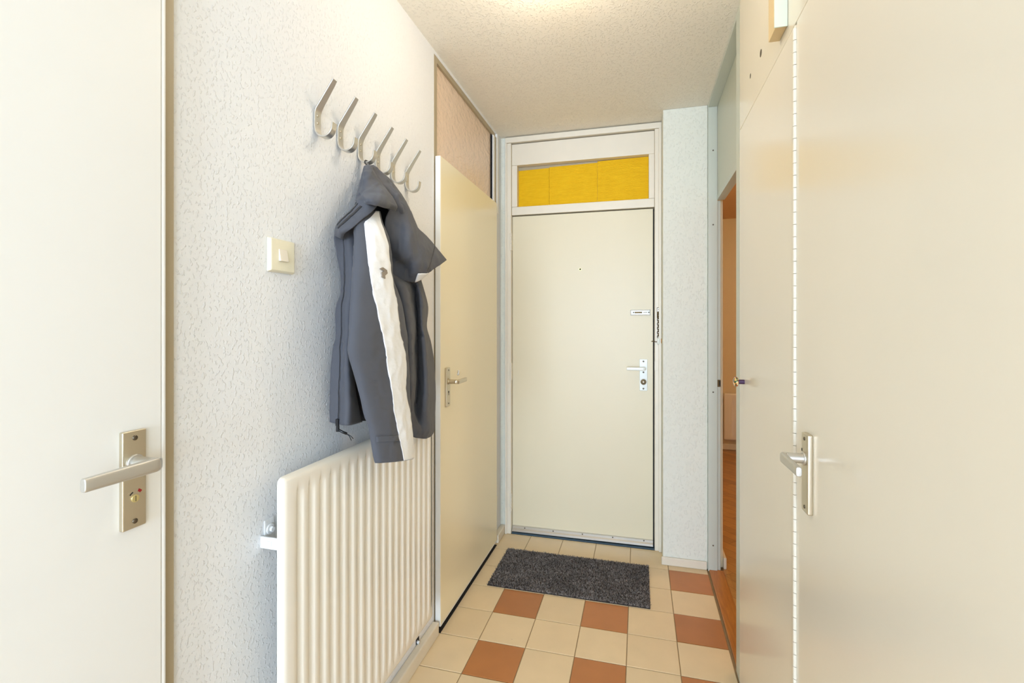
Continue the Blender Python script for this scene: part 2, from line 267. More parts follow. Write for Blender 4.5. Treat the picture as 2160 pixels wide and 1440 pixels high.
def screw(loc, axis, r, parent, m=None, name='screw', slot=True, depth=.0025):
    """countersunk screw head standing on a face; axis = outward direction"""
    a = Vector(axis); bm = bmesh.new(); c = Vector(loc)
    cyl(bm, c-a*.001, c+a*depth*.4, r, seg=16); sph(bm, c+a*depth*.2, r*.92, tuple(.35 if abs(t) > .5 else 1 for t in a), 14, 8)
    o = link(name, bm, m or M['steel'], parent, smooth=True)
    return o

# ------------------------------------------------------------------ the setting
ZC = 2.49
# floor: tiled hall
bm = bmesh.new()
TG = .0016
def tile(bm, x0, x1, y0, y1, idx):
    x0 += TG; x1 -= TG; y0 += TG; y1 -= TG
    if x1-x0 < .004 or y1-y0 < .004: return
    z0, z1, c = -.008, 0., .0018
    lo = [bm.verts.new(p) for p in ((x0, y0, z0), (x1, y0, z0), (x1, y1, z0), (x0, y1, z0))]
    mi = [bm.verts.new(p) for p in ((x0, y0, z1-.0009), (x1, y0, z1-.0009), (x1, y1, z1-.0009), (x0, y1, z1-.0009))]
    hi = [bm.verts.new(p) for p in ((x0+c, y0+c, z1), (x1-c, y0+c, z1), (x1-c, y1-c, z1), (x0+c, y1-c, z1))]
    fs = [bm.faces.new(hi)]
    for a, b in ((lo, mi), (mi, hi)):
        for i in range(4): fs.append(bm.faces.new((a[i], a[(i+1) % 4], b[(i+1) % 4], b[i])))
    for f in fs: f.material_index = idx
XF0, XF1, YF0, YF1 = -.02, 1.207, -3.3, .212
for c in range(-1, 7):
    for r in range(-2, 18):
        x0, x1 = max(.2*c, XF0), min(.2*(c+1), XF1); y0, y1 = max(-.2*(r+1), YF0), min(-.2*r, YF1)
        if x1 <= x0 or y1 <= y0: continue
        tile(bm, x0, x1, y0, y1, 1 if (c % 2 == 1 and r % 2 == 0 and r >= 0) else 0)
n = len(bm.verts)
box(bm, XF0-.1, XF1+.08, YF0, .4, -.06, -.0025)
bm.faces.ensure_lookup_table()
for f in bm.faces[-6:]: f.material_index = 2
fl = link('floor', bm, [M['tile_cream'], M['tile_terra'], M['grout']])
tag(fl, 'cream tiled hall floor with scattered terracotta tiles', 'floor', kind='structure')
ce = B('ceiling', M['ceiling'], [(-.3, 1.36, -3.299, .6, ZC, ZC+.1)])
tag(ce, 'cream textured plaster ceiling of the hall', 'ceiling', kind='structure')

# left wall (face at X = 0) with two door openings
wl = B('wall_left', M['wall'], [(-.1, 0, -1.998, -.803, 0, ZC), (-.1, 0, -.803, .128, 2.474, ZC), (-.1, 0, .128, .30, 0, ZC),
                                (-.1, 0, -2.9, -1.998, 2.40, ZC), (-.1, 0, -3.3, -2.9, 0, ZC)])
tag(wl, 'white rough plaster wall behind the coat hooks and radiator', 'wall', kind='structure')
# closet behind the left doors
w = B('wall_closet', M['room_wall'], [(-.75, -.7, -3.0, .3, 0, ZC)])
tag(w, 'pale wall behind the hammered glass panel', 'wall', kind='structure')
# front wall around the door frame, and the pillar right of it
w = B('wall_front', M['wall_front'], [(-.1, .033, .222, .36, 0, ZC), (.974, 1.25, .20, .36, 0, ZC), (.033, .974, .222, .36, 2.484, ZC)])
tag(w, 'white wall strip around the front door frame', 'wall', kind='structure')
w = B('wall_pillar', M['wall_front'], [(.974, 1.2035, .055, .2, 0, ZC)], bevel=.004)
tag(w, 'narrow white plaster pillar right of the front door', 'wall', kind='structure')
# right wall behind the cupboard doors
w = B('wall_right', M['cream_panel'], [(1.245, 1.30, -3.3, -.80, 0, ZC), (1.204, 1.245, -3.3, -2.365, 0, ZC)])
tag(w, 'cream partition behind the two flat doors on the right', 'wall', kind='structure')
# the living room behind the camera, with a wide window in its far wall
BX0, BX1, BY0, BY1 = -1.6, 2.9, -7.6, -3.3
w = B('wall_back', M['wall_flat'], [(BX0, -.55, BY0-.1, BY0, 0, ZC), (1.85, BX1, BY0-.1, BY0, 0, ZC), (-.55, 1.85, BY0-.1, BY0, 2.3, ZC), (-.55, 1.85, BY0-.1, BY0, 0, .35)])
tag(w, 'white window wall of the living room behind the hall', 'wall', kind='structure')
w = B('wall_living', M['wall_flat'], [(BX0-.1, BX0, BY0, BY1, 0, ZC), (BX1, BX1+.1, BY0, BY1, 0, ZC), (BX0, -.1, BY1, BY1+.1, 0, ZC), (1.30, BX1, BY1, BY1+.1, 0, ZC)])
tag(w, 'white walls of the living room behind the hall', 'wall', kind='structure')
w = B('floor_living', M['parquet'], [(BX0, BX1, BY0, BY1, -.06, -.001)])
tag(w, 'oak parquet of the living room behind the hall', 'floor', kind='structure')
w = B('ceiling_living', M['wall_flat'], [(BX0, BX1, BY0, BY1, ZC, ZC+.1)])
tag(w, 'white ceiling of the living room behind the hall', 'ceiling', kind='structure')
wf = B('window_3', M['edge_white'], [(-.55, -.49, BY0-.07, BY0-.02, .35, 2.3), (1.79, 1.85, BY0-.07, BY0-.02, .35, 2.3), (-.49, 1.79, BY0-.07, BY0-.02, 2.24, 2.3), (-.49, 1.79, BY0-.07, BY0-.02, .35, .41), (.62, .68, BY0-.07, BY0-.02, .41, 2.24)])
tag(wf, 'white framed window of the living room behind the hall', 'window', kind='structure')

# skirting
def skirt(name, x0, x1, y0, y1, h, label, axis):
    o = B(name, M['skirt'], [(x0, x1, y0, y1, 0, h)], bevel=.006, seg=3)
    return tag(o, label, 'skirting board', kind='structure')
skirt('baseboard_left', 0, .03, -1.99, -.815, .056, 'cream chipped skirting board under the hall radiator', 1)
skirt('baseboard_corner', 0, .033, .06, .2215, .05, 'short cream skirting in the corner left of the front door', 1)
skirt('baseboard_right', .966, 1.2, .044, .0549, .045, 'low cream skirting at the foot of the white pillar', 0)

# chip in the skirting paint below the radiator
# -------------------------------------------------- front door frame + door_3
fr = empty('trim_front', (.5, .235, 0), 'white painted wooden frame around the front door', 'door frame', kind='structure')
B('post', M['frame_white'], [(.034, .072, .205, .30, 0, 2.45)], fr, .004)
B('post', M['frame_white'], [(.935, .9735, .205, .30, 0, 2.45)], fr, .004)
B('head_rail', M['frame_white'], [(.0725, .9345, .222, .30, 2.312, 2.446)], fr, .003)
B('head_moulding', M['frame_white'], [(.0335, .9739, .2, .30, 2.4505, 2.484)], fr, .003)
B('door_head', M['frame_white'], [(.0725, .9345, .222, .30, 2.0, 2.0515)], fr, .003)
B('side_rail', M['frame_white'], [(.0725, .107, .2225, .30, 2.052, 2.3115)], fr, .002)
B('side_rail', M['frame_white'], [(.9025, .9345, .2225, .30, 2.052, 2.3115)], fr, .002)
B('edge_moulding', M['frame_white'], [(.9575, .9735, .193, .2045, 0, 2.45)], fr, .003)
B('edge_moulding', M['frame_white'], [(.0342, .046, .196, .2045, 0, 2.45)], fr, .003)
wn = empty('window_1', (.5, .26, 2.05), 'transom over the front door filled with three yellow ribbed sheets', 'window', kind='structure')
for i, (a, b, zt) in enumerate(((.1075, .3035, 2.289), (.3045, .601, 2.297), (.602, .902, 2.3075))):
    bm = bmesh.new(); vs = box(bm, a, b, .262+.0012*(i % 2), .268, 2.053, zt)
    for v in vs:
        if v.co.z > 2.2 and v.co.x > (a+b)/2: v.co.z += .003
    link('yellow_sheet', bm, M['yellow'], wn)
B('backing', M['frame_tan'], [(.1072, .9022, .2705, .29, 2.0525, 2.311)], wn)

d3 = empty('door_3', (.5, .235, 0), 'flat cream front door at the end of the hall with yellow transom above', 'door', kind='structure')
lf = B('door_leaf', M['front_door'], [(.0735, .927, .235, .275, .012, 1.994)], d3, .0025)
B('leaf_gap_shade', M['dark'], [(.0725, .9345, .276, .285, .0, 2.0)], d3)  # near-black sheet behind the leaf, painting the shade in its gaps
# weather strip
wb = bmesh.new()
prof = [(.2345, .047), (.2275, .044), (.2275, .031), (.220, .024), (.220, .012), (.2345, .010)]
va = [wb.verts.new((.075, y, z)) for y, z in prof]; vb = [wb.verts.new((.926, y, z+.003)) for y, z in prof]
for i in range(len(prof)): wb.faces.new((va[i], va[(i+1) % 6], vb[(i+1) % 6], vb[i]))
wb.faces.new(va); wb.faces.new(vb[::-1])
wbo = link('weather_bar', wb, M['alu_grey'], d3); wbo['label'] = 'aluminium weather bar along the door foot'
for i in range(5): screw((.155+i*.18, .2275, .037+.0012*i), (0, -1, 0), .004, wbo)
B('threshold', M['blue'], [(.0735, .9345, .213, .30, -.002, .0085)], d3, .002)['label'] = 'worn dark blue threshold strip'
for zc in (1.83, 1.0175, .20):
    bm = bmesh.new()
    for k in range(5): cyl(bm, (.0715, .2025, zc-.054+k*.0218), (.0715, .2025, zc-.054+k*.0218+.0206), .0056, seg=14)
    cyl(bm, (.0715, .2025, zc+.054), (.0715, .2025, zc+.060), .0045, .001, 12)
    box(bm, .0725, .0745, .204, .2360, zc-.052, zc+.052)
    link('hinge', bm, M['frame_white'], d3, smooth=False)
# peephole
bm = bmesh.new(); cyl(bm, (.501, .2365, 1.649), (.501, .231, 1.649), .008, seg=20)
ph = link('peephole', bm, M['brass'], d3, .001)
bm = bmesh.new(); cyl(bm, (.501, .232, 1.649), (.501, .2302, 1.649), .0056, seg=16); link('lens', bm, M['dark'], ph)
# lock plate
lp = B('lock_plate', M['white_metal'], [(.850, .8955, .228, .2352, .923, 1.109)], d3, .003)
for zz in (1.096, 1.032, .936): screw((.8725, .228, zz), (0, -1, 0), .005, lp)
bm = bmesh.new(); cyl(bm, (.8725, .229, .9775), (.8725, .212, .9775), .011); sph(bm, (.8725, .203, .9775), .0165, (1, .8, 1))
link('lock_knob', bm, M['bronze'], lp, smooth=True)['label'] = 'round bronze locking knob'

def lever(name, parent, root, out, along, neck, length, m, r=.0095, h=.021, w=.011, drop=0.):
    """lever handle: round neck leaving the plate along `out`, then a flat blade running along `along`"""
    out, along, root = Vector(out), Vector(along), Vector(root); up = Vector((0, 0, 1))
    bm = bmesh.new()
    cyl(bm, root-out*.001, root+out*.004, r*1.35, seg=24)
    cyl(bm, root, root+out*(neck-.006), r, r*1.02, seg=24)
    # blade: rounded-rectangle sections swept through the elbow
    path = []
    for i in range(7):
        a = math.pi/2*i/6
        path.append((root+out*(neck-.012+.012*math.sin(a))+along*(-.006+.012*(1-math.cos(a)))-along*.004, out*math.cos(a)+along*math.sin(a), .72+.28*i/6))
    for i in range(1, 9):
        t = i/8; path.append((root+out*neck+along*(.002+(length-.002)*t)-up*drop*t, along, 1-.12*t))
    rings = []
    for p, t, s in path:
        side = t.cross(up).normalized(); ring = []
        for k in range(16):
            a = 2*math.pi*k/16; ca, sa = math.cos(a), math.sin(a)
            ring.append(bm.verts.new(p+side*(w/2)*s*math.copysign(abs(ca)**.6, ca)+up*(h/2)*s*math.copysign(abs(sa)**.6, sa)))
        rings.append(ring)
    for i in range(len(rings)-1):
        for k in range(16): bm.faces.new((rings[i][k], rings[i][(k+1) % 16], rings[i+1][(k+1) % 16], rings[i+1][k]))
    bm.faces.new(rings[0][::-1]); bm.faces.new(rings[-1])
    return link(name, bm, m, parent, .0018, smooth=False)
lever('lever', lp, (.8725, .228, 1.055), (0, -1, 0), (-1, 0, 0), .045, .095, M['white_metal'], .009, .020, .011)
# door chain: slide on the door, holder with chain on the post
sl = B('chain_slide', M['white_metal'], [(.801, .909, .231, .2352, 1.3705, 1.397)], d3, .002)
B('rim', M['steel'], [(.7972, .9128, .2335, .2353, 1.3667, 1.4008)], sl)
B('slot', M['rust'], [(.822, .865, .2302, .2312, 1.3795, 1.388)], sl, .0)
for xx in (.816, .903): screw((xx, .231, 1.3838), (0, -1, 0), .004, sl)
B('slot', M['steel'], [(.872, .894, .2302, .2312, 1.3815, 1.3865)], sl)
ch = empty('door_chain', (.955, .2, 1.41), 'old brass security chain hanging from the right post of the front door', 'door chain')
hp = B('holder_plate', M['rust'], [(.9475, .9685, .2015, .2046, 1.35, 1.412)], ch, .0015)
B('plate_face', M['white_metal'], [(.950, .966, .1998, .2016, 1.387, 1.409)], hp, .001)
screw((.958, .1998, 1.400), (0, -1, 0), .0035, hp)
for i in range(12):
    bm = bmesh.new(); z = 1.379-i*.0125
    for k in range(12):
        a0, a1 = 2*math.pi*k/12, 2*math.pi*(k+1)/12
        q = (lambda a: Vector((.955+(.0055*math.cos(a) if i % 2 else .0012*math.cos(a)), .1965+(.0012 if i % 2 else .0052)*math.cos(a)*(-1 if i % 2 else 1), z+.0088*math.sin(a))))
        cyl(bm, q(a0), q(a1), .0020, seg=6)
    link('chain_link', bm, M['rust'], ch, smooth=True)
bm = bmesh.new(); tube(bm, [(.955, .196, 1.236), (.955, .194, 1.228), (.955, .194, 1.206), (.955, .196, 1.198)], [.004, .0075, .0075, .004], 12)
link('chain_end', bm, M['white_metal'], ch, smooth=True)
bm = bmesh.new(); tube(bm, [(.955, .196, 1.214), (.940, .200, 1.213), (.928, .205, 1.217), (.918, .212, 1.214)], .0022, 8); link('catch_pin', bm, M['rust'], ch, smooth=True)
B('rust_mark', M['rust_mark'], [(.9695, .9735, .1925, .1931, 1.205, 1.232)], fr)
B('strike_plate', M['frame_white'], [(.9345, .9575, .2035, .2052, 1.045, 1.10)], fr, .001)

# -------------------------------------------------- left: meter-cupboard door (door_2) with hammered transom
fm = empty('trim_left', (0, -.34, 0), 'taupe metal frame around the beige door and glass on the left', 'door frame', kind='structure')
B('post', M['frame_tan'], [(-.06, .001, -.8028, -.772, 0, 2.472)], fm, .001)
B('head', M['frame_tan'], [(-.06, .0015, -.7715, .0965, 2.448, 2.472)], fm, .001)
B('post', M['frame_white'], [(-.06, .0012, .040, .126, 0, 2.4475)], fm, .001)
B('bead', M['frame_tan'], [(-.06, .010, .070, .094, 1.99, 2.447)], fm, .001)
B('bead', M['edge_white'], [(-.06, .0145, .096, .124, 1.99, 2.472)], fm, .002)
B('bead', M['edge_white'], [(-.06, .008, .040, .068, 1.99, 2.447)], fm, .002)
B('gap_shade', M['dark'], [(-.06, -.004, .031, .0395, 2.0, 2.4475)], fm)  # dark strip painted in as shade between glass and post
B('rail', M['frame_tan'], [(-.06, -.008, -.7715, .0305, 1.985, 2.02)], fm)
B('under_leaf_shade', M['dark'], [(-.06, -.003, -.7715, .0395, 0, .03), (-.003, .0295, -.80, .0395, -.001, .0016)], fm)  # near-black boxes standing for the shade in the gap under the leaf
g = B('window_2', M['hammered'], [(-.016, -.010, -.7712, .0305, 2.021, 2.4475)])
tag(g, 'pinkish hammered glass panel above the beige left door', 'window', kind='structure')
d2 = empty('door_2', (.02, -.38, 0), 'beige flat door on the left between radiator and front door', 'door', kind='structure')
B('door_leaf', M['leaf_beige'], [(.004, .029, -.797, .040, .030, 2.036)], d2, .003)
e = B('leaf_edge', M['edge_white'], [(.005, .0282, -.8008, -.7972, .026, 2.035)], d2, .001); e['label'] = 'white painted door edge'
B('kick_edge', M['edge_white'], [(.004, .0285, -.797, .040, .024, .0298)], d2)
p2 = B('handle_plate', M['alu'], [(.0285, .0385, -.7525, -.712, .955, 1.125)], d2, .002)
for zz in (1.114, .968): screw((.0385, -.732, zz), (1, 0, 0), .0035, p2)
bm = bmesh.new(); cyl(bm, (.0380, -.732, 1.018), (.0388, -.732, 1.018), .0055); box(bm, .0380, .0388, -.7345, -.7295, 1.004, 1.017); link('keyhole', bm, M['dark'], p2)
lever('lever', p2, (.0385, -.732, 1.064), (1, 0, 0), (0, 1, 0), .045, .10, M['alu'], .0095, .020, .011)
bm = bmesh.new(); cyl(bm, (.0285, -.60, 1.082), (.034, -.60, 1.082), .005); sph(bm, (.034, -.60, 1.098), .004); cyl(bm, (.033, -.60, 1.08), (.034, -.60, 1.096), .0035)
link('peg', bm, M['white_paint'], d2, smooth=True)
for zc in (.25, 1.72):
    bm = bmesh.new()
    for k in range(3): cyl(bm, (.0225, .0465, zc-.04+k*.027), (.0225, .0465, zc-.04+k*.027+.026), .0058, seg=12)
    link('hinge', bm, M['frame_white'], d2)
# -------------------------------------------------- near left: toilet door (door_1)
f1 = empty('trim_toilet', (0, -2.45, 0), 'taupe frame strip beside the near left door', 'door frame', kind='structure')
B('post', M['frame_tan'], [(-.06, .012, -2.06, -1.9985, 0, 2.38)], f1, .001)
B('post', M['frame_tan'], [(-.06, .012, -2.9, -2.862, 0, 2.38)], f1, .001)
B('head', M['frame_tan'], [(-.06, .012, -2.86, -2.0605, 2.335, 2.399)], f1, .001)
d1 = empty('door_1', (.02, -2.45, 0), 'flat cream door at the near left with occupied indicator plate', 'door', kind='structure')
B('door_leaf', M['cream_door'], [(.0128, .030, -2.865, -2.0375, .015, 2.332)], d1, .0015)
B('leaf_edge', M['cream_door'], [(.0128, .0296, -2.0368, -2.0275, .015, 2.332)], d1, .0035, seg=3)
p1 = B('handle_plate', M['alu'], [(.0295, .0385, -2.1095, -2.0705, .979, 1.141)], d1, .002)
for zz in (1.129, .991): screw((.0385, -2.09, zz), (1, 0, 0), .0042, p1)
# occupied indicator: curved window and coin slot
bm = bmesh.new()
def arc(bm, cy, cz, r0, r1, a0, a1, x, n=10):
    vs = []
    for i in range(n+1):
        a = a0+(a1-a0)*i/n
        vs.append((bm.verts.new((x, cy+r0*math.cos(a), cz+r0*math.sin(a))), bm.verts.new((x, cy+r1*math.cos(a), cz+r1*math.sin(a)))))
    for i in range(n): bm.faces.new((vs[i][0], vs[i+1][0], vs[i+1][1], vs[i][1]))
    r = bmesh.ops.extrude_face_region(bm, geom=bm.faces[:]); bmesh.ops.translate(bm, verts=[q for q in r['geom'] if isinstance(q, bmesh.types.BMVert)], vec=(.0007, 0, 0))
arc(bm, -2.09, 1.030, .0095, .0145, math.radians(35), math.radians(145), .0383); link('indicator_window', bm, M['alu'], p1)
bm = bmesh.new(); arc(bm, -2.09, 1.030, .0097, .0143, math.radians(36), math.radians(66), .0385); link('indicator', bm, M['red'], p1)['label'] = 'dark red occupied mark'
bm = bmesh.new(); arc(bm, -2.09, 1.030, .0092, .0112, math.radians(110), math.radians(146), .0386); link('indicator_shade', bm, M['dark'], p1)  # dark arc painted as shade along the window's inner rim
bm = bmesh.new(); cyl(bm, (.038, -2.09, 1.0285), (.0405, -2.09, 1.0285), .0063, seg=24); cs = link('coin_slot', bm, M['brass'], p1, .0006)
bm = bmesh.new(); vs = box(bm, .0400, .0407, -2.0905, -2.0895, 1.024, 1.033); link('slot', bm, M['dark'], p1)
lever('lever', p1, (.0385, -2.09, 1.088), (1, 0, 0), (0, -1, 0), .046, .108, M['alu_grey'], .0105, .023, .013)

# -------------------------------------------------- right: cupboard door (door_4), panel above, door_5
up = B('trim_panel', M['cream_panel'], [(1.2, 1.218, -2.36, -.8115, 2.0177, ZC-.002)], bevel=.002)
tag(up, 'cream glossy panel above the flat doors on the right', 'wall panel', kind='structure')
for (yy, zz, r) in ((-1.122, 2.127, .011), (-.983, 2.128, .008)):
    bm = bmesh.new(); cyl(bm, (1.1996, yy, zz), (1.205, yy, zz), r, seg=20); link('drill_hole', bm, M['steel'], up)
d4 = empty('door_4', (1.21, -1.13, 0), 'narrow cream cupboard door with a patterned knob at its far edge', 'door', kind='structure')
B('door_leaf', M['cream_gloss'], [(1.2, 1.218, -1.447, -.8115, .008, 2.0165)], d4, .002)
B('leaf_edge', M['edge_white'], [(1.2003, 1.2177, -.811, -.8085, .0085, 2.016)], d4, .0005)
bm = bmesh.new(); z = .01
random.seed(3)
while z < 2.0:
    h = .0285; cyl(bm, (1.1985, -1.453, z), (1.1985, -1.453, z+h-.0012), .0046, seg=10); z += h
box(bm, 1.2, 1.203, -1.459, -1.4475, .01, 2.01)
ph = link('piano_hinge', bm, M['hinge_cream'], d4); ph['label'] = 'white painted piano hinge'
bm = bmesh.new(); cyl(bm, (1.2, -.888, 1.1165), (1.1815, -.888, 1.1165), .0078, seg=20); kn = link('knob_stem', bm, M['purple'], d4); kn['label'] = 'purple knob stem'
bm = bmesh.new(); sph(bm, (1.1735, -.888, 1.1165), .0182, (.5, 1, 1), 24, 16); k2 = link('knob', bm, M['millefiori'], d4, smooth=True); k2['label'] = 'orange and green patterned knob'
d5 = empty('door_5', (1.21, -1.9, 0), 'wide cream door at the right edge with a lever handle', 'door', kind='structure')
B('door_leaf', M['cream_gloss'], [(1.2, 1.218, -2.36, -1.4595, .008, 2.0165)], d5, .002)
p5 = B('handle_plate', M['alu'], [(1.189, 1.2005, -1.5695, -1.5305, .916, 1.084)], d5, .0025)
for zz in (1.073, .928): screw((1.189, -1.55, zz), (-1, 0, 0), .0038, p5)
B('latch_pin', M['dark'], [(1.1885, 1.1896, -1.536, -1.532, 1.043, 1.049)], p5)
lever('lever', p5, (1.189, -1.55, 1.0305), (-1, 0, 0), (0, -1, 0), .041, .108, M['alu_grey'], .0105, .022, .013)
db = empty('doorbell_box', (1.185, -1.355, 2.05), 'small pale doorbell box high on the cream panel at the right', 'doorbell')
B('side_cover', M['doorbell_side'], [(1.1735, 1.1995, -1.388, -1.322, 2.049, 2.20)], db, .001)
B('front_cover', M['doorbell_front'], [(1.170, 1.1995, -1.3925, -1.3885, 2.047, 2.202)], db, .0008)

# -------------------------------------------------- right: doorway to the next room
tr = empty('trim_right', (1.23, -.38, 0), 'grey green metal door frame of the open doorway on the right', 'door frame', kind='structure')
post = B('post', M['frame_grey'], [(1.2037, 1.25, .040, .10, 0, ZC)], tr, .0015)
B('stop', M['frame_grey'], [(1.25, 1.268, .0555, .10, 0, 1.975)], tr, .001)
for zz in (2.239, 1.844, 1.004-.05, .139): screw((1.2285, .040, zz), (0, -1, 0), .004, post)
B('strike', M['rust'], [(1.2505, 1.2675, .0547, .0556, .981, 1.019)], tr)
B('strike_hole', M['dark'], [(1.2615, 1.2672, .0541, .0548, .986, 1.014)], tr)
B('post', M['frame_grey'], [(1.204, 1.246, -.800, -.722, 0, ZC)], tr, .0015)
B('head', M['frame_grey'], [(1.204, 1.25, -.7215, .0395, 2.470, ZC)], tr, .001)
B('transom_bar', M['frame_grey'], [(1.2475, 1.285, -.7215, .0395, 1.973, 2.001)], tr, .001)
pn = B('transom_panel', M['panel_grey'], [(1.2495, 1.268, -.7215, .0395, 2.0035, 2.4695)], tr)
B('gap_shade', M['dark'], [(1.2495, 1.2685, .0365, .0396, 2.0035, 2.4695)], tr)  # dark strip standing for shade where panel meets far post
th = B('trim_threshold', M['sill_wood'], [(1.2085, 1.281, -.80, .05, -.004, .008)], bevel=.004, seg=3)
tag(th, 'orange varnished wooden threshold of the right doorway', 'threshold', kind='structure')
th2 = B('trim_strip', M['parquet'], [(1.2815, 1.305, -.80, .075, -.004, .003)], bevel=.001)
tag(th2, 'narrow worn wood strip between threshold and parquet', 'threshold strip', kind='structure')
f2 = B('floor_room', M['parquet'], [(1.2855, 3.7, -1.5, 2.74, -.05, -.001)])
tag(f2, 'oak parquet floor of the room beyond the right doorway', 'floor', kind='structure')
w = B('wall_room_back', M['room_wall'], [(1.1, 3.7, 2.74, 2.84, 0, 2.6)]); tag(w, 'peach wall at the back of the next room', 'wall', kind='structure')
w = B('wall_room_right', M['room_wall'], [(3.6, 3.7, -1.5, 2.74, 0, 2.6)]); tag(w, 'right wall of the next room', 'wall', kind='structure')
w = B('wall_room_near', M['room_wall'], [(1.3, 3.7, -1.55, -1.5, 0, 2.6)]); tag(w, 'near wall of the next room', 'wall', kind='structure')
w = B('wall_room_left', M['room_wall'], [(1.2505, 1.285, .1005, 2.74, 0, 2.6)]); tag(w, 'left wall of the next room behind the door frame', 'wall', kind='structure')
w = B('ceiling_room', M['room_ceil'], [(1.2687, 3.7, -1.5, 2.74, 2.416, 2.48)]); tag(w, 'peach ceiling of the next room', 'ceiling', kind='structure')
skirt('baseboard_room', 1.2855, 1.302, .076, 2.739, .062, 'white skirting end beside the right door frame', 0)
skirt('baseboard_room_back', 1.3025, 3.59, 2.722, 2.7399, .06, 'pale skirting under the radiator in the next room', 0)

# -------------------------------------------------- radiators
def radiator_panel(L, H, depth, n, margin_side, margin_top, flute_d=.009, pitch=None):
    """front sheet of a panel radiator in the local YZ plane, pressed channels going in along -X"""
    bm = bmesh.new()
    pitch = pitch or (L-2*margin_side)/n
    ys = [0., .004, .009, .016]; y0 = margin_side-pitch/2
    prof = [(0, 0), (.24, 0), (.27, .06), (.32, .5), (.37, .93), (.40, 1.), (.43, 1.), (.46, .95), (.64, .5), (.82, .05), (.85, 0)]
    cols = [(0., -1), (.002, -1), (.005, -1), (.009, -1), (.016, -1)]
    for i in range(n):
        for f, d in prof: cols.append((margin_side+pitch*(i+f), d))
    cols += [(L-.016, -1), (L-.009, -1), (L-.005, -1), (L-.002, -1), (L, -1)]
    zs = [0., .002, .005, .009, .016, margin_top-.012, margin_top, margin_top+.012, margin_top+.03]
    zs = zs+[H-z for z in zs[::-1]]
    def edge(a, tot):
        q = min(a, tot-a)
        return 0 if q >= .016 else -.014*(1-math.sqrt(max(0, 1-((.016-q)/.016)**2)))
    grid = []
    for z in zs:
        qz = min(z, H-z); k = 0 if qz <= margin_top-.012 else min(1., (qz-margin_top+.012)/.042); k = k*k*(3-2*k)
        row = []
        for y, d in cols:
            x = min(edge(y, L), edge(z, H))
            if d > 0: x -= flute_d*d*k
            cy, cz, R = (.014 if y < L/2 else L-.014), (.014 if z < H/2 else H-.014), .014
            yy, zz = y, z
            if (y-cy)*(cy-L/2) > 0 and (z-cz)*(cz-H/2) > 0:
                dd = math.hypot(y-cy, z-cz)
                if dd > 1e-6:
                    q = max(abs(y-cy), abs(z-cz)); yy, zz = cy+(y-cy)*q/dd, cz+(z-cz)*q/dd
            row.append(bm.verts.new((x, yy, zz)))
        grid.append(row)
    for i in range(len(zs)-1):
        for j in range(len(cols)-1): bm.faces.new((grid[i][j], grid[i][j+1], grid[i+1][j+1], grid[i+1][j]))
    # back shell
    ring = [grid[0][j] for j in range(len(cols))]+[grid[i][-1] for i in range(1, len(zs))]+[grid[-1][j] for j in range(len(cols)-2, -1, -1)]+[grid[i][0] for i in range(len(zs)-2, 0, -1)]
    bk = [bm.verts.new((-depth, v.co.y, v.co.z)) for v in ring]
    for i in range(len(ring)): bm.faces.new((ring[i], ring[(i+1) % len(ring)], bk[(i+1) % len(ring)], bk[i]))
    bm.faces.new(bk)
    return bm
RX = .080; RY0, RY1 = -1.797, -.984; RZ0, RZ1 = .186, .972
ra = empty('radiator', (.05, -1.4, RZ0), 'cream ribbed panel radiator on the left wall below the jacket', 'radiator')
pitch = .0412
bm = radiator_panel(RY1-RY0, RZ1-RZ0, .0150, 19, .0345, .040, .0104, pitch)
for v in bm.verts: v.co += Vector((RX, RY0, RZ0))
o = link('panel', bm, M['radiator'], ra, smooth=True)
o.data.set_sharp_from_angle(angle=math.radians(42))
br = bmesh.new()
box(br, 0.0, .004, -1.766, -1.735, .805, .858); link('wall_plate', br, M['white_paint'], ra, .002)
br = bmesh.new(); box(br, 0.0, .066, -1.776, -1.771, .799, .826); box(br, .02, .032, -1.778, -1.7755, .806, .818)
link('wall_bracket', br, M['white_paint'], ra, .002)
bm = bmesh.new(); cyl(bm, (.004, -1.750, .834), (.008, -1.750, .834), .0125, seg=24); cyl(bm, (.008, -1.750, .834), (.014, -1.750, .834), .007, seg=6); link('bolt', bm, M['white_paint'], ra, .0015)
for yy, zz in ((-1.2, .7), (-1.6, .3)): B('hanger', M['radiator'], [(0, .0675, yy, yy+.03, zz, zz+.03)], ra)
# chipped pipe stub low behind the radiator
B('pipe_hole', M['dark'], [(-.001, .0012, -.975, -.948, .056, .076)], ra)
bm = bmesh.new(); cyl(bm, (.0, -.964, .063), (.010, -.966, .061), .006, seg=12); link('pipe_stub', bm, M['white_paint'], ra, smooth=True)
# far radiator in the next room
rr = empty('radiator', (1.9, 2.72, .11), 'small cream radiator on the far wall seen through the doorway', 'radiator')
bm = radiator_panel(.72, .485, .03, 10, .05, .045, .006)
for v in bm.verts: v.co = Vector((1.70+v.co.y, 2.68-v.co.x, .11+v.co.z))
link('panel', bm, M['radiator'], rr, smooth=True).data.set_sharp_from_angle(angle=math.radians(50))
bm = bmesh.new(); box(bm, 1.8, 1.83, 2.7105, 2.7402, .3, .4); link('wall_bracket', bm, M['radiator'], rr)

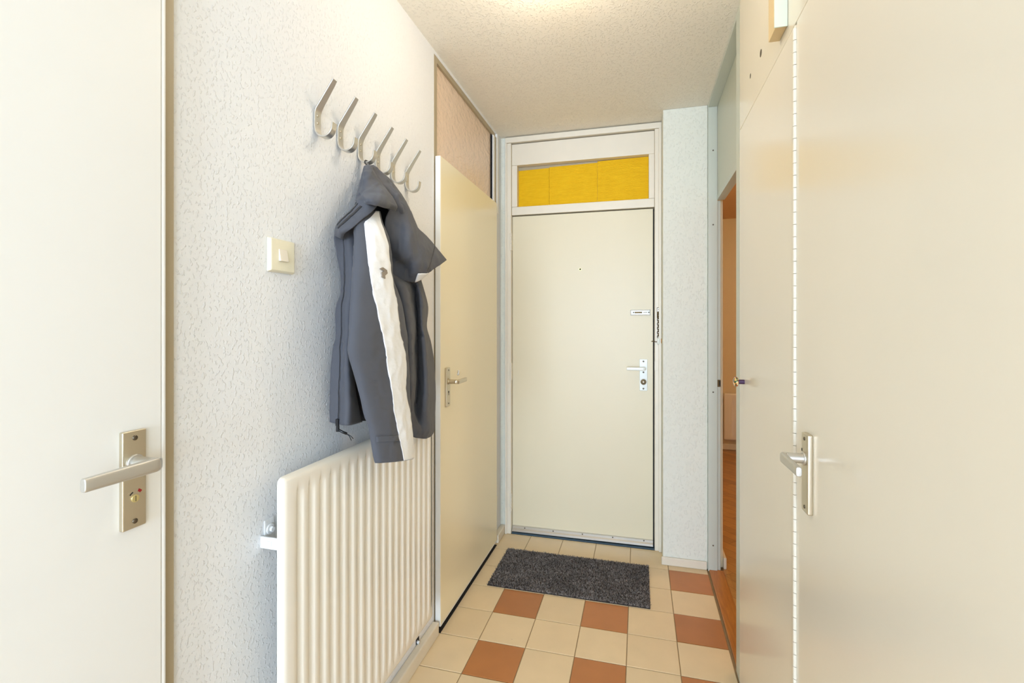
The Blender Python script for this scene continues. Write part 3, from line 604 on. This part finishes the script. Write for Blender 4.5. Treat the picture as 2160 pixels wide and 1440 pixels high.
# -------------------------------------------------- light switch
sw = empty('light_switch', (0, -1.712, 1.483), 'square cream light switch on the white wall left of the jacket', 'light switch')
bm = bmesh.new()
def slab(bm, x0, x1, y0, y1, z0, z1, inset):
    a = [bm.verts.new(p) for p in ((x0, y0, z0), (x0, y1, z0), (x0, y1, z1), (x0, y0, z1))]
    b = [bm.verts.new(p) for p in ((x1, y0+inset, z0+inset), (x1, y1-inset, z0+inset), (x1, y1-inset, z1-inset), (x1, y0+inset, z1-inset))]
    bm.faces.new(a[::-1]); bm.faces.new(b)
    for i in range(4): bm.faces.new((a[i], a[(i+1) % 4], b[(i+1) % 4], b[i]))
slab(bm, 0., .011, -1.757, -1.670, 1.441, 1.5245, .004)
link('switch_plate', bm, M['switch'], sw, .0025, seg=3)
bm = bmesh.new(); vs = box(bm, .0105, .0155, -1.729, -1.702, 1.469, 1.498)
for v in vs:
    if v.co.x > .012 and v.co.z > 1.48: v.co.x = .0125
    elif v.co.x > .012: v.co.x = .0175
link('rocker', bm, M['rocker'], sw, .0008)

# -------------------------------------------------- coat hooks
def hook_mesh():
    pts = [(.0575, .107), (.050, .0955), (.032, .0695), (.014, .0435), (.0075, .0335), (.004, .025), (.003, .018), (.003, 0.), (.003, -.016)]
    for i in range(1, 13):
        a = math.pi+math.radians(172)*i/12
        pts.append((.0285+.0255*math.cos(a), -.018+.0270*math.sin(a)))
    pts.append((.0545, -.012)); pts.append((.0558, -.0085))
    def wid(i):
        n = len(pts)
        if i < 4: return .0165+(.0255-.0165)*i/4
        if i < 9: return .0255
        return .0255-(.0255-.019)*(i-9)/(n-10)
    bm = bmesh.new(); rings = []; t = .0021
    for i, p in enumerate(pts):
        a = Vector(pts[max(i-1, 0)]); b = Vector(pts[min(i+1, len(pts)-1)]); d = (b-a).normalized(); nn = Vector((-d.y, d.x))*t; w2 = wid(i)/2
        P = Vector(p)
        q0, q1 = P+nn, P-nn
        rings.append([bm.verts.new(v) for v in ((q0.x, -w2, q0.y), (q0.x, w2, q0.y), (q1.x, w2, q1.y), (q1.x, -w2, q1.y))])
    for i in range(len(rings)-1):
        for k in range(4): bm.faces.new((rings[i][k], rings[i][(k+1) % 4], rings[i+1][(k+1) % 4], rings[i+1][k]))
    bm.faces.new(rings[0][::-1]); bm.faces.new(rings[-1])
    return bm
HL = ['nearest of six aluminium coat hooks, highest and leftmost on the white wall', 'second aluminium coat hook from the left, empty', 'third aluminium coat hook with the charcoal jacket hanging on it',
      'fourth aluminium coat hook, just right of the hanging jacket', 'fifth aluminium coat hook, second from the beige door', 'last aluminium coat hook, nearest the beige door']
hk = empty('coat_hook', (0, 0, 0), HL[0], 'coat hook', 'aluminium coat hooks in a row')
bm = hook_mesh(); hb = link('hook_body', bm, M['alu_grey'], hk, .0009, local=True)
for f in hb.data.polygons: f.use_smooth = True
hb.data.set_sharp_from_angle(angle=math.radians(40))
for zz in (.0155, -.0045):
    bm = bmesh.new(); cyl(bm, (.0045, 0, zz), (.0060, 0, zz), .0042, .0034, seg=16); cyl(bm, (.0055, 0, zz), (.0068, 0, zz), .0022, .0012, seg=10)
    link('screw', bm, M['alu'], hk, local=True, smooth=False)
HY = [-1.577, -1.474, -1.370, -1.266, -1.164, -1.058]; HZ = [1.866, 1.864, 1.863, 1.861, 1.859, 1.857]
def dup(root, loc, label):
    r = root.copy(); COL.objects.link(r); r.location = loc; r['label'] = label
    for c in list(root.children):
        q = c.copy(); COL.objects.link(q); q.parent = r
    return r
hk.location = (0.001, HY[0], HZ[0])
for i in range(1, 6): dup(hk, (0.001, HY[i], HZ[i]), HL[i])

# -------------------------------------------------- jacket
def cr(p0, p1, p2, p3, t):
    return .5*((2*p1)+(p2-p0)*t+(2*p0-5*p1+4*p2-p3)*t*t+(3*p1-p0-3*p2+p3)*t*t*t)
class Patch:
    def __init__(s, rows): s.g = [[Vector(p) for p in r] for r in rows]; s.R = len(s.g); s.C = len(s.g[0])
    def _row(s, i, c):
        r = s.g[max(0, min(s.R-1, i))]; k = min(int(c), s.C-2); f = c-k
        G = lambda j: r[max(0, min(s.C-1, j))] if 0 <= j < s.C else (r[0]*2-r[1] if j < 0 else r[-1]*2-r[-2])
        return cr(G(k-1), G(k), G(k+1), G(k+2), f)
    def at(s, u, v):
        rr = u*(s.R-1); c = v*(s.C-1); k = min(int(rr), s.R-2); f = rr-k
        def Q(i):
            if i < 0: return s._row(0, c)*2-s._row(1, c)
            if i >= s.R: return s._row(s.R-1, c)*2-s._row(s.R-2, c)
            return s._row(i, c)
        return cr(Q(k-1), Q(k), Q(k+1), Q(k+2), f)
    def nrm(s, u, v):
        e = .004; a = s.at(min(1, u+e), v)-s.at(max(0, u-e), v); b = s.at(u, min(1, v+e))-s.at(u, max(0, v-e))
        n = a.cross(b)
        if n.length < 1e-12: return Vector((1, 0, 0))
        n.normalize()
        return n if n.x-n.y*.6 > 0 else -n
class Tube:
    """sleeve: elliptical sections between a left and a right edge; v<=1 the side facing the hall, v in 1..2 the back"""
    def __init__(s, rows): s.r = rows; s.R = len(rows); s.L = Patch([[a[0], a[1]] for a in rows])
    def at(s, u, v):
        k = min(int(u*(s.R-1)), s.R-2); f = u*(s.R-1)-k
        l, r = s.L.at(u, 0), s.L.at(u, 1); d = s.r[k][2]*(1-f)+s.r[k+1][2]*f
        w = r-l; n = Vector((w.y, -w.x, 0)).normalized(); n = n if n.x > 0 else -n
        if v <= 1: th = math.acos(max(-1, min(1, 1-2*v)))
        else: th = math.pi*v
        return (l+r)/2-w*.5*math.cos(th)+n*d*math.sin(th)
    def nrm(s, u, v):
        e = .004; a = s.at(min(1, u+e), v)-s.at(max(0, u-e), v); b = s.at(u, v+e)-s.at(u, v-e)
        n = a.cross(b)
        if n.length < 1e-12: return Vector((1, 0, 0))
        n.normalize(); c = (s.at(u, 0)+s.at(u, 1))/2
        return n if n.dot(s.at(u, v)-c) > 0 else -n
def wrinkle(p, amp, sc, seed):
    q = Vector((p.x*sc*.8, p.y*sc, p.z*sc*.55))+Vector((seed*3.1, seed*1.7, 0))
    a = noise.noise(q); b = noise.noise(q*2.3+Vector((5, 1, 2)))
    c = noise.noise(Vector((p.x*sc*1.6+p.y*sc*.9, p.y*sc*1.1-p.z*sc*.35, p.z*sc*1.7))+Vector((seed*2.3, 7, 1)))
    return amp*((1-abs(a)*2)*.75+b*.35+(max(0, .25-abs(c))*4-.3)*.55)
def fade(u, v):
    v = v % 1.0 if v > 1 else v
    return max(.15, min(1, min(v, 1-v)*5, .3+min(u, 1-u)*8))
def cloth(name, surf, m, parent, nu, nv, u=(0, 1), v=(0, 1), off=0., amp=.003, sc=14., seed=1, thick=.003, closed=False, hem=None):
    bm = bmesh.new(); g = []
    for i in range(nu+1):
        uu = u[0]+(u[1]-u[0])*i/nu; row = []
        v0 = v[0](uu) if callable(v[0]) else v[0]; v1 = v[1](uu) if callable(v[1]) else v[1]
        for j in range(nv if closed else nv+1):
            vv = v0+(v1-v0)*j/nv; p = surf.at(uu, vv); n = surf.nrm(uu, vv)
            row.append(bm.verts.new(p+n*(off+wrinkle(p, amp, sc, seed)*fade(uu, vv))))
        g.append(row)
    w = nv if closed else nv+1
    for i in range(nu):
        for j in range(nv): bm.faces.new((g[i][j], g[i][(j+1) % w], g[i+1][(j+1) % w], g[i+1][j]))
    o = link(name, bm, m, parent, smooth=True)
    if thick:
        s = o.modifiers.new('thickness', 'SOLIDIFY'); s.thickness = thick; s.offset = 0
    return o
J = JACKET
jk = empty('jacket', (.1, -1.35, .86), 'charcoal jacket with white sleeve stripe hanging from the third coat hook', 'jacket')
cloth('lining', Patch(J['back']), M['cloth_dark'], jk, 40, 18, amp=.002, seed=2, thick=.004)['label'] = 'dark inner lining'
pf = Patch(J['front'])
cloth('front_panel', pf, M['cloth'], jk, 90, 24, amp=.0028, seed=3, thick=.004)
cloth('side_panel', Patch(J['side']), M['cloth'], jk, 80, 40, amp=.0045, sc=20, seed=4, thick=.004)
ps = Patch(J['stub'])
cloth('far_sleeve', ps, M['cloth'], jk, 60, 44, amp=.005, sc=16, seed=5, thick=.004)
stb = cloth('cuff_patch', ps, M['stripe'], jk, 12, 6, u=(.64, .99), v=(.765, 1.0), off=.0035, amp=.005, sc=16, seed=5, thick=.0015); stb['label'] = 'white patch inside the raised cuff'
cloth('hood_back', Patch(J['hoodback']), M['cloth'], jk, 60, 30, amp=.0065, sc=17, seed=6, thick=.004)
cloth('hood_front', Patch(J['hoodfront']), M['cloth'], jk, 60, 34, amp=.0055, sc=16, seed=7, thick=.005)
pc = Patch(J['collar'])
cloth('collar', pc, M['cloth'], jk, 40, 16, amp=.002, sc=18, seed=8, thick=.005)
cloth('seam_tape', pc, M['tape'], jk, 40, 2, u=(.12, .97), v=(.10, .17), off=.0036, amp=.002, sc=18, seed=8, thick=.001)
cloth('seam_tape', pc, M['tape'], jk, 40, 3, u=(.16, .97), v=(.34, .47), off=.0036, amp=.002, sc=18, seed=8, thick=.001)
cloth('hem_seam', ps, M['tape'], jk, 2, 30, u=(.868, .873), v=(.02, .70), off=.0026, amp=.005, sc=16, seed=5, thick=.0006)
st = Tube(J['sleeve'])
cloth('near_sleeve', st, M['cloth'], jk, 120, 72, v=(0, 2), amp=.0034, sc=15, seed=9, thick=.0015, closed=True)
fr_ = [a[3] for a in J['sleeve']]; fb_ = [a[4] for a in J['sleeve']]
def interp(arr):
    def f(u):
        x = u*(len(arr)-1); k = min(int(x), len(arr)-2); t = x-k
        t = t
        return max(.01, min(.985, arr[k]*(1-t)+arr[k+1]*t))
    return f
cloth('sleeve_stripe', st, M['stripe'], jk, 120, 20, u=(0.0, .9985), v=(interp(fr_), interp(fb_)), off=.0017, amp=.0034, sc=15, seed=9, thick=.0008)['label'] = 'white stripe down the near sleeve'
cloth('cuff_band', st, M['cloth'], jk, 8, 14, u=(.885, .91), v=(.03, lambda u: interp(fr_)(u)-.02), off=.0026, amp=.0034, sc=15, seed=9, thick=.001)
# printed emblem on the stripe
bm = bmesh.new(); N = len(J['sleeve'])-1; top = []; bot = []
for a, f in J['emblem']:
    u_ = a/N; p = st.at(u_, f); n = st.nrm(u_, f); w_ = wrinkle(p, .0034, 15, 9)*fade(u_, f)
    top.append(bm.verts.new(p+n*(.0062+w_))); bot.append(bm.verts.new(p+n*(.0015+w_)))
bm.faces.new(top); bm.faces.new(bot[::-1])
for i in range(len(top)): bm.faces.new((top[i], top[(i+1) % len(top)], bot[(i+1) % len(top)], bot[i]))
bmesh.ops.triangulate(bm, faces=bm.faces[:])
link('emblem', bm, M['logo'], jk)['label'] = 'taupe angular emblem'
# zip, puller and cord
zp = cloth('zip', pf, M['tape'], jk, 80, 2, u=(.1, .995), v=(.325, .385), off=.0026, amp=.0028, seed=3, thick=.0012)
pz = pf.at(.985, .345)+pf.nrm(.985, .345)*.007
bm = bmesh.new(); box(bm, pz.x-.003, pz.x+.005, pz.y-.004, pz.y+.004, pz.z-.012, pz.z+.006); box(bm, pz.x-.0015, pz.x+.0055, pz.y-.0035, pz.y+.0035, pz.z-.028, pz.z-.011)
pu = link('zip_puller', bm, M['black'], jk, .001)
bm = bmesh.new(); c0 = pz+Vector((.002, 0, -.022))
tube(bm, [c0, c0+Vector((.012, .006, -.008)), c0+Vector((.020, .012, -.013))], .0035, 8)
tube(bm, [c0+Vector((.018, .011, -.012)), c0+Vector((.026, .015, -.020)), c0+Vector((.030, .018, -.032))], .0011, 6)
tube(bm, [c0+Vector((.018, .011, -.012)), c0+Vector((.030, .015, -.019)), c0+Vector((.036, .018, -.027))], .0011, 6)
link('cord', bm, M['black'], pu, smooth=True)
# hanging loop over the hook
hx, hy, hz = .029, HY[2], HZ[2]-.0452
lp_ = []
for i in range(13):
    a = math.pi*i/12
    lp_.append((hx, hy-.0135*math.cos(a), hz+.003+.004*math.sin(a)))
p0 = Vector(J['hoodback'][0][1])
lp_ = [(p0.x-.002, p0.y-.006, p0.z-.004)]+[(hx+.0, hy-.0135, hz-.004)]+lp_+[(hx, hy+.0135, hz-.004), (p0.x-.002, p0.y+.008, p0.z-.003)]
bm = bmesh.new(); tube(bm, lp_, .0019, 8); link('hanging_loop', bm, M['black'], jk, smooth=True)['label'] = 'black hanging loop'
# -------------------------------------------------- doormat
dm = empty('doormat', (.5, -.2, 0), 'grey brown rectangular doormat on the tiles before the front door', 'doormat')
MX0, MX1, MY0, MY1 = .108, .898, -.397, .003
B('backing', M['mat_base'], [(MX0, MX1, MY0, MY1, .0005, .005)], dm, .001)
bm = bmesh.new(); random.seed(11)
for i in range(30000):
    x = random.uniform(MX0, MX1); y = random.uniform(MY0, MY1); a = random.uniform(0, 2*math.pi); h = random.uniform(.004, .0085); w_ = random.uniform(.0012, .002)
    lx, ly = random.gauss(0, .003), random.gauss(0, .003); c, s = math.cos(a)*w_, math.sin(a)*w_
    v = [bm.verts.new((x-c, y-s, .0045)), bm.verts.new((x+c, y+s, .0045)), bm.verts.new((x+c*.5+lx, y+s*.5+ly, .0045+h)), bm.verts.new((x-c*.5+lx, y-s*.5+ly, .0045+h))]
    bm.faces.new(v)
me = bpy.data.meshes.new('pile'); bm.to_mesh(me); bm.free(); me.materials.append(M['pile'])
po = bpy.data.objects.new('pile', me); COL.objects.link(po); po.parent = dm; po.matrix_parent_inverse = Matrix.Translation(-dm.location)

# -------------------------------------------------- lamp on the ceiling (just above the frame)
cl = empty('ceiling_light', (.585, -1.22, ZC), 'round flat opal ceiling light above the middle of the hall', 'ceiling light')
bm = bmesh.new(); cyl(bm, (.585, -1.22, ZC-.016), (.585, -1.22, ZC-.0005), .105, seg=40); link('base', bm, M['white_metal'], cl)
bm = bmesh.new(); sph(bm, (.585, -1.22, ZC-.016), .12, (1, 1, .32), 40, 16); link('lamp_shade', bm, M['opal'], cl, smooth=True)

# ------------------------------------------------------------------ light
def add_light(name, typ, loc, energy, col, rot=(0, 0, 0), **kw):
    l = bpy.data.lights.new(name, typ); l.energy = energy; l.color = col
    for k, v in kw.items(): setattr(l, k, v)
    o = bpy.data.objects.new(name, l); COL.objects.link(o); o.location = loc; o.rotation_euler = rot
    return o
add_light('lamp_bulb', 'POINT', (.585, -1.22, ZC-.115), 4.9, (1, .88, .72), shadow_soft_size=.05)
add_light('daylight_opening', 'AREA', (.65, -7.85, 1.35), 360., (.59, .765, 1.0), (math.radians(90), 0, 0), shape='RECTANGLE', size=2.4, size_y=2.0)
add_light('hall_fill', 'POINT', (.35, -3.15, 1.9), 4.0, (.52, .75, 1.0), shadow_soft_size=.15)  # added fill light without a fixture, lifts the side walls near the camera
add_light('living_fill', 'POINT', (1.75, -4.5, 1.35), 78.0, (.60, .785, 1.0), shadow_soft_size=.5)  # unseen fill added behind the camera for ceiling, side walls and radiator ribs
add_light('room_lamp', 'POINT', (2.6, .6, 2.1), 24., (1, .82, .52), shadow_soft_size=.12)
w = bpy.data.worlds.new('sky'); SC.world = w; w.use_nodes = True
w.node_tree.nodes['Background'].inputs[0].default_value = (.88, .94, 1, 1); w.node_tree.nodes['Background'].inputs[1].default_value = 1.0

# ------------------------------------------------------------------ camera
cd = bpy.data.cameras.new('camera'); cam = bpy.data.objects.new('camera', cd); COL.objects.link(cam)
cam.location = (.84799, -2.69988, 1.31851); cam.rotation_euler = (math.radians(90), 0, .259031634)
cd.sensor_fit = 'HORIZONTAL'; cd.sensor_width = 36; cd.lens = 1011.933/2160*36; cd.shift_y = (682.2435-720)/2160; cd.clip_start = .02
SC.camera = cam
vs = SC.view_settings; vs.view_transform = 'Standard'; vs.look = 'None'; vs.gamma = 1; vs.use_curve_mapping = False; vs.exposure = 0.27
